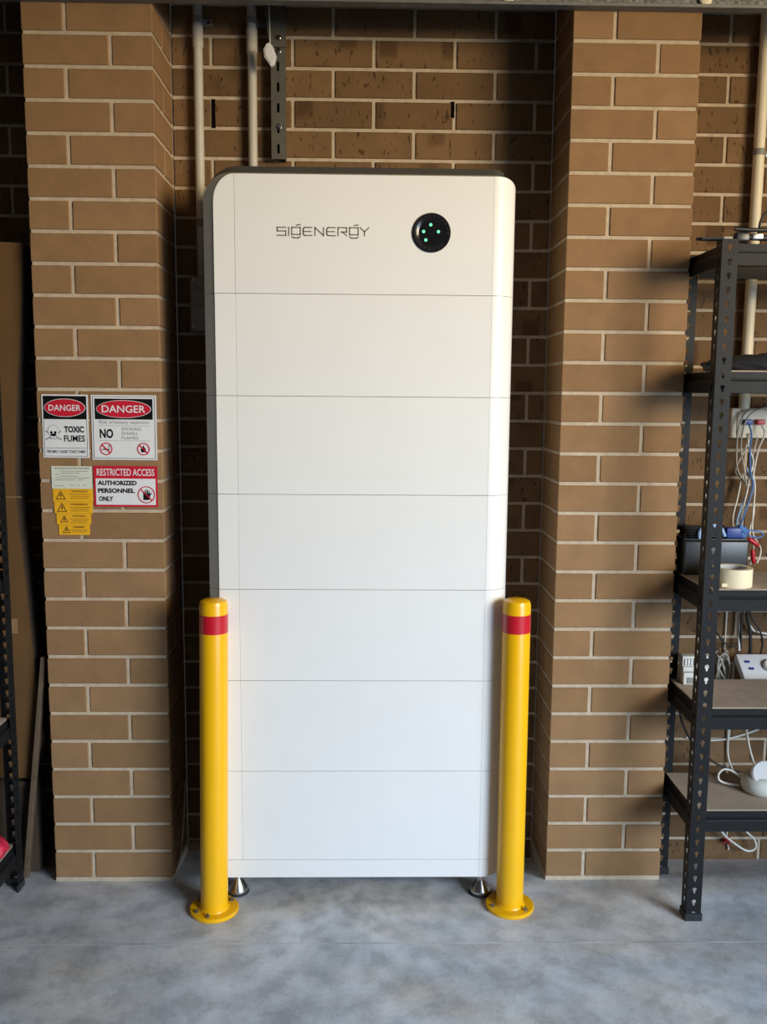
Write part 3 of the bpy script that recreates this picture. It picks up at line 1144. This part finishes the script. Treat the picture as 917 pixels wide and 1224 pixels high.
# ------------------------------------------------------------------ wall behind the right rack
pipe('cream pipe running down the brick wall behind the right rack', 1.168, 1.405, 2.70, .0160, 'cream', [], [2.18], 'cream pipe')
sb = thing('socket_box', 'cream wall socket box at the foot of the cream pipe', 'socket', (1.215, WY, 1.330))
MB().rbox(-.088, .110, -.036, -.001, 0, .092, .004).build('housing', 'cream', sb, 40)
MB().rbox(-.070, .090, -.040, -.036, .010, .082, .0015).build('face_plate', 'cream', sb, 40)
for px, m in ((-.042, 'blue'), (-.004, 'red')):
    MB().rbox(px - .0125, px + .0125, -.058, -.040, .042, .058, .002).build('network_plug', m, sb, 40)


def cable(label, pts, r, mat, group, name='cable', cat='cable'):
    o = MB().tube(catmull(pts, 7), r, 7).build(name, mat, None, 60)
    return tag(o, label, cat, group)


GC = 'cables hanging from the socket box'
cable('grey cable looping over the left corner of the cream socket box', [(1.30, .195, 1.415), (1.22, .188, 1.420), (1.165, .180, 1.412), (1.142, .178, 1.370), (1.141, .185, 1.310), (1.150, .195, 1.240), (1.178, .200, 1.190)], .0028, 'gcable', GC)
cable('grey cable dropping beside the blue network plug', [(1.31, .193, 1.428), (1.225, .182, 1.424), (1.172, .172, 1.405), (1.152, .170, 1.360), (1.152, .180, 1.300), (1.168, .188, 1.240), (1.183, .190, 1.170)], .0026, 'gcable', GC)
cable('blue cable leaving the blue network plug', [(1.173, .179, 1.372), (1.176, .165, 1.340), (1.176, .170, 1.300), (1.186, .180, 1.230), (1.196, .178, 1.180), (1.172, .165, 1.110), (1.140, .130, 1.055)], .0027, 'bcable', GC)
cable('white cable leaving the red network plug', [(1.211, .179, 1.372), (1.216, .165, 1.345), (1.205, .175, 1.300), (1.200, .185, 1.240), (1.192, .185, 1.170), (1.165, .168, 1.090), (1.132, .120, 1.050)], .0027, 'wcable', GC)
cable('white cable crossing the middle of the hanging bundle', [(1.168, .179, 1.345), (1.178, .182, 1.300), (1.195, .186, 1.262), (1.190, .188, 1.220), (1.178, .184, 1.150), (1.155, .165, 1.085), (1.126, .112, 1.052)], .0026, 'wcable', GC)
cable('white cable swinging left then right down the bundle', [(1.190, .190, 1.345), (1.166, .200, 1.280), (1.150, .205, 1.228), (1.176, .204, 1.200), (1.205, .200, 1.172), (1.206, .185, 1.100), (1.190, .170, 1.040), (1.196, .150, 1.000), (1.186, .135, .965), (1.178, .125, .946)], .0028, 'wcable', GC)
cable('pale grey cable at the right side of the hanging bundle', [(1.205, .188, 1.335), (1.196, .196, 1.260), (1.208, .192, 1.180), (1.200, .176, 1.100), (1.192, .150, 1.040), (1.206, .120, .995), (1.190, .105, .955)], .0026, 'wcable', GC)
cable('light blue cable in the hanging bundle', [(1.180, .196, 1.240), (1.190, .194, 1.190), (1.165, .182, 1.120), (1.140, .150, 1.070), (1.124, .090, 1.050)], .0028, 'lbcable', GC)
cable('white cable nearest the rack post in the hanging bundle', [(1.172, .206, 1.220), (1.160, .200, 1.150), (1.140, .180, 1.090), (1.118, .120, 1.062), (1.106, .070, 1.062)], .0024, 'wcable', GC)
for k, (px, py, pz, rz) in enumerate(((1.118, .055, 1.066, .5), (1.100, .030, 1.058, -.3), (1.132, .070, 1.060, .9))):
    o = MB().rbox(-.020, .020, -.007, .007, -.007, .007, .002).build('network_plug', 'bcable', None, 40)
    o.location = (px, py, pz)
    o.rotation_euler = (0, .5, rz)
    tag(o, ('blue network plug highest in the cluster above the black case', 'blue network plug nearest the rack post above the black case', 'blue network plug at the rear of the cluster above the black case')[k], 'plug', 'blue plugs above the black case')
cable('dark blue cable loop sticking out right of the plugs', [(1.125, .060, 1.064), (1.150, .065, 1.062), (1.180, .070, 1.056), (1.188, .070, 1.046), (1.170, .068, 1.040), (1.140, .062, 1.046)], .0024, 'bcable', GC)
for k, (a, b) in enumerate((((1.135, .050, 1.040), (1.168, .050, 1.018)), ((1.172, .100, .998), (1.178, .100, .955)))):
    o = MB().tube(catmull([a, [(i + j) / 2 for i, j in zip(a, b)], b], 4), [.004, .006, .007, .007, .007, .007, .007, .006, .004], 8).build('clip_connector', 'red', None, 50)
    tag(o, ('red clip connector slanting at the corner of the black case', 'red clip connector hanging behind the masking tape')[k], 'connector', 'red connectors')

# things on the rack shelves
BT3, BT4, BT5 = S3 + .0035, S4 + .0035, S5 + .0035
kc = thing('black_case', 'black plastic case on the middle shelf behind the rack post', 'case', (1.015, -.016, BT3))
MB().rbox(-.092, .095, 0, .066, 0, .100, .004).build('body', 'blackp', kc, 40)
MB().rbox(-.092, .095, .010, .066, .100, .106, .002).build('lid', 'blackp', kc, 40)
cc = thing('cable_coil', 'coil of black cable on top of the black case', 'cable', (.990, .020, BT3 + .106))
mb = MB()
for k in range(4):
    pts = [(.050 * math.cos(a) * (1 + .06 * k), .022 * math.sin(a), .006 + .008 * k + .003 * math.sin(3 * a)) for a in [2 * math.pi * i / 20 for i in range(21)]]
    mb.tube(pts, .0045, 7)
mb.build('loops', 'kcable', cc, 60)
cable('light blue cable arching over the black case', [(.968, -.008, BT3 + .1065), (.968, -.008, BT3 + .126), (.980, -.006, BT3 + .140), (1.005, -.004, BT3 + .144), (1.030, .000, BT3 + .138), (1.045, .002, BT3 + .112)], .0055, 'lbcable', 'cables on the black case')
bp = MB().rbox(0, .045, 0, .03, 0, .030, .003).build('connector_block', 'blue', None, 40)
bp.location = (1.052, .006, BT3 + .106)
tag(bp, 'dark blue connector block on the right end of the black case', 'connector')

tp = thing('masking_tape_roll', 'cream roll of masking tape on the front edge of the middle shelf', 'tape', (1.011, -.148, BT3))
tm = MB()
R0, R1, TW = .0385, .0525, .050
tm.lathe([(R1, 0), (R1, TW), (R0, TW), (R0, 0), (R1, 0)], (0, 0, 0), 48)
tm.f = tm.f[:-2]
tm.build('tape_band', 'tape', tp, 40)
tm = MB()
tm.lathe([(R0, .0005), (R0, TW - .0005), (R0 - .003, TW - .0005), (R0 - .003, .0005), (R0, .0005)], (0, 0, 0), 40)
tm.f = tm.f[:-2]
tm.build('card_core', 'tape_core', tp, 40)
MB().box(-.046, -.032, -.047, -.0405, .004, .013).build('loose_end', 'tape', tp)

# top shelves
bl = MB()
bl.prism([(-.062, 0), (-.050, -.011), (.005, -.017), (.062, -.012), (.080, 0), (.062, .012), (.005, .017), (-.050, .011)], lambda p, q, t: (p, q, t), 0, .006)
bo = bl.build('flat_blade', 'blackp', None)
bo.location = (.910, -.190, 1.8565)
bo.rotation_euler = (0, -.012, 0)
tag(bo, 'flat black tapered strip lying on top of the front rack post', 'strip')
cl = thing('cable_bundle', 'black cable bundle with plugs on the top of the rack', 'cable', (1.03, -.150, S1))
mb = MB()
mb.tube(catmull([(-.075, -.05, .012), (-.05, -.052, .016), (0, -.05, .015), (.06, -.048, .018), (.16, -.03, .016)], 6), .0075, 8)
mb.build('cord', 'kcable', cl, 60)
mb = MB()
mb.tube(catmull([(-.085, -.045, .038), (-.03, -.045, .036), (.05, -.04, .038), (.16, -.03, .036)], 6), .0055, 8)
mb.build('cord', 'kcable', cl, 60)
mb = MB()
mb.tube(catmull([(-.02, -.04, .03), (-.010, -.035, .07), (.03, -.03, .10), (.07, -.03, .09), (.09, -.03, .03)], 6), .0035, 8)
mb.build('cord_loop', 'kcable', cl, 60)
MB().rbox(-.088, -.050, -.064, -.040, .004, .028, .005).build('plug', 'blackp', cl, 50)
MB().rbox(-.045, -.015, -.062, -.048, .010, .026, .003).build('metal_clip', 'chrome', cl, 50)

bag = MB()
bm = bmesh.new()
bmesh.ops.create_icosphere(bm, subdivisions=4, radius=1)
for v in bm.verts:
    n = math.sin(v.co.x * 6 + v.co.y * 4) * .07 + math.sin(v.co.x * 13 + v.co.z * 9) * .04
    x, y, z = v.co
    sq = (abs(x) ** .7) * (1 if x > 0 else -1)
    v.co = Vector((sq * .235 * (1 + n * .3), y * .09 * (1 + n), max(z * .034 * (1 + n * 1.5) * (1 - .25 * abs(x)) + .018 * (x > -.2) * (1 - z * z), -.016)))
bag.bm(bm)
bgo = bag.build('folded_fabric', 'black_fabric', None, 60)
bgo.location = (1.150, -.110, S2 + .0035 + .016)
tag(bgo, 'folded black fabric with a stubby handle lying on the second highest shelf', 'fabric')
hb = MB()
hb.tube(catmull([(.914, -.115, S2 + .016), (.935, -.116, S2 + .017), (.985, -.118, S2 + .026)], 4), [.010, .013, .0135, .0135, .0135, .013, .012, .011, .010], 10)
hbo = hb.build('handle', 'blackp', None, 60)
hbo.parent = bgo
hbo.location = -Vector(bgo.location)
hbo['label'] = 'stubby black handle'

# fourth shelf
tb = thing('terminal_block', 'off white terminal block with a comb of slots on the fourth shelf', 'electrical', (.990, -.006, BT4))
MB().rbox(-.047, .042, 0, .048, 0, .036, .002).build('lower_body', 'offwhite', tb, 40)
MB().rbox(-.047, .042, .006, .048, .036, .052, .0015).build('middle_step', 'offwhite', tb, 40)
MB().rbox(-.047, .042, .014, .048, .052, .082, .0015).build('upper_body', 'offwhite', tb, 40)
MB().box(-.043, .040, .0128, .0140, .055, .075).build('terminal_recess', 'coupler', tb)
for k in range(9):
    MB().box(-.041 + k * .0092, -.0355 + k * .0092, .0105, .0140, .056, .074, .0005).build('terminal_tooth', 'wplast', tb)
MB().box(-.047, .042, .0045, .0058, .0365, .0385).build('seam', 'coupler', tb)
MB().rbox(-.036, -.018, -.002, 0, .004, .022, .0008).build('sticker', 'coupler', tb)

wr = thing('plastic_unit', 'white tilted plastic unit with two blue ports behind the fourth shelf', 'device', (1.20, .165, .640))
mb = MB()
mb.rbox(-.095, .110, -.046, .046, -.013, .013, .004)
mat = Matrix.Rotation(math.radians(38), 4, 'X')
wr.rotation_euler = (math.radians(38), 0, 0)
mb.build('case', 'wplast', wr, 40)
for (px, py) in ((-.068, .014), (-.062, -.012)):
    MB().rbox(px - .007, px + .007, py - .004, py + .004, .0142, .0168, .0006).build('port', 'blue', wr)
MB().lathe([(.024, .0125), (.024, .022), (.020, .026), (.001, .027)], (.000, -.004, 0), 24).build('round_knob', 'offwhite', wr, 40)
wr.location = (1.268, .150, .612)

GB = 'cables on the wall behind the lower shelves'
cable('white cable dropping straight to the white tilted unit', [(1.194, .226, .93), (1.195, .224, .771), (1.196, .220, .711), (1.195, .205, .652)], .0038, 'wcable', GB)
cable('thin white cable on the wall left of the dark cables', [(1.159, .232, .93), (1.159, .232, .77), (1.159, .232, .60)], .0022, 'wcable', GB)
cable('black cable sagging from the rack post to the wall', [(1.08, .16, .745), (1.121, .20, .708), (1.144, .20, .680), (1.190, .205, .664)], .003, 'kcable', GB)
cable('black cable hanging in the left strand of the dark loop', [(1.210, .215, .90), (1.200, .21, .774), (1.199, .21, .728), (1.202, .21, .66)], .0035, 'kcable', GB)
cable('black cable hanging in the middle of the dark loop', [(1.206, .205, .90), (1.210, .20, .776), (1.224, .20, .716), (1.230, .20, .63)], .0050, 'kcable', GB)
cable('black cable bowing out at the right of the dark loop', [(1.210, .20, .86), (1.222, .20, .771), (1.251, .195, .725), (1.266, .20, .680), (1.262, .205, .63)], .003, 'kcable', GB)
cable('white cable curving off to the right edge', [(1.220, .215, .745), (1.231, .21, .728), (1.248, .21, .714), (1.30, .21, .706), (1.38, .215, .706)], .004, 'wcable', GB)
cable('grey cable hanging below the dark cable clump', [(1.150, .215, .66), (1.160, .205, .60), (1.163, .205, .55), (1.160, .21, .48)], .004, 'gcable', GB)
ck = thing('cable_clump', 'tangled dark cable clump between the terminal block and the white unit', 'cable', (1.138, .190, .605))
mb = MB()
rr = random.Random(3)
for k in range(5):
    ph = rr.uniform(0, 6)
    pts = [(.024 * math.cos(a + ph) * rr.uniform(.8, 1.1), .020 * math.sin(a * 1.3 + ph), .045 * math.sin(a + .7 * k) + rr.uniform(-.005, .005)) for a in [2 * math.pi * i / 10 for i in range(11)]]
    mb.tube(catmull(pts, 4), .0034, 6)
mb.build('strands', 'gcable', ck, 60)
cable('white cable sagging along the wall between the two lowest shelves', [(1.05, .2360, .352), (1.116, .2360, .342), (1.19, .2360, .348), (1.279, .2360, .376), (1.36, .2360, .415)], .0032, 'wcable', GB)
cable('white cable hanging down behind the lowest shelf', [(1.184, .230, .48), (1.186, .230, .36), (1.190, .229, .289), (1.206, .215, .24)], .0032, 'wcable', GB)
cable('black cable slanting from the rear post down to the lowest shelf', [(.952, .064, .590), (.968, .085, .530), (.986, .12, .466), (1.015, .13, .403), (1.044, .13, .364), (1.099, .13, .315), (1.150, .13, .290), (1.20, .14, .270)], .0034, 'kcable', GB)

# fifth shelf
dv = thing('white_device', 'white dome shaped device with a tilted face on the lowest shelf', 'device', (1.158, -.085, BT5))
mb = MB()
mb.lathe([(.0005, 0), (.042, 0), (.052, .006), (.056, .020), (.056, .034), (.050, .046), (.038, .052), (.0005, .054)], (0, 0, 0), 32)
mb.build('body', 'offwhite', dv, 50)
mb = MB()
mb.lathe([(.0005, -.006), (.044, -.006), (.050, 0), (.050, .006), (.046, .010), (.0005, .013)], (0, 0, 0), 32)
mb.xform(Matrix.Translation((.012, -.018, .050)) @ Matrix.Rotation(math.radians(42), 4, 'X'))
mb.build('face_disc', 'wplast', dv, 40)
mb = MB()
mb.lathe([(.0005, .0128), (.004, .0128), (.004, .0136), (.0005, .0138)], (0, 0, 0), 10)
mb.xform(Matrix.Translation((.012, -.018, .050)) @ Matrix.Rotation(math.radians(42), 4, 'X'))
mb.build('sensor_dot', 'coupler', dv)
cable('white cable looped on the lowest shelf beside the white device', [(1.112, -.060, BT5 + .030), (1.085, -.050, BT5 + .048), (1.062, -.045, BT5 + .050), (1.048, -.045, BT5 + .035), (1.052, -.045, BT5 + .016), (1.075, -.05, BT5 + .008), (1.104, -.065, BT5 + .010)], .0032, 'wcable', 'cables on the lowest shelf')
cable('white cable rising off the back of the white device', [(1.170, -.02, BT5 + .040), (1.166, .02, BT5 + .085), (1.175, .08, BT5 + .14), (1.19, .14, BT5 + .20)], .0036, 'wcable', 'cables on the lowest shelf')
cable('white cable drooping in a loop beneath the lowest shelf', [(1.150, .20, .085), (1.175, .2, .039), (1.215, .2, .004), (1.258, .2, -.022), (1.286, .2, -.013), (1.280, .2, .018), (1.255, .205, .042), (1.235, .21, .08)], .0036, 'wcable', GB)
rd = MB()
for k in range(5):
    a = k * 1.25
    rd.tube([(0, 0, 0), (.018 * math.cos(a), -.006, .016 * math.sin(a))], [.005, .002], 6)
ro2 = rd.build('wire_connector', 'red', None, 60)
ro2.location = (1.202, .226, .002)
tag(ro2, 'small red wire connector against the wall beneath the lowest shelf', 'connector')
cable('short white wire tail hanging from the red connector', [(1.196, .232, .10), (1.202, .232, .02), (1.211, .232, -.035)], .0026, 'wcable', GB)
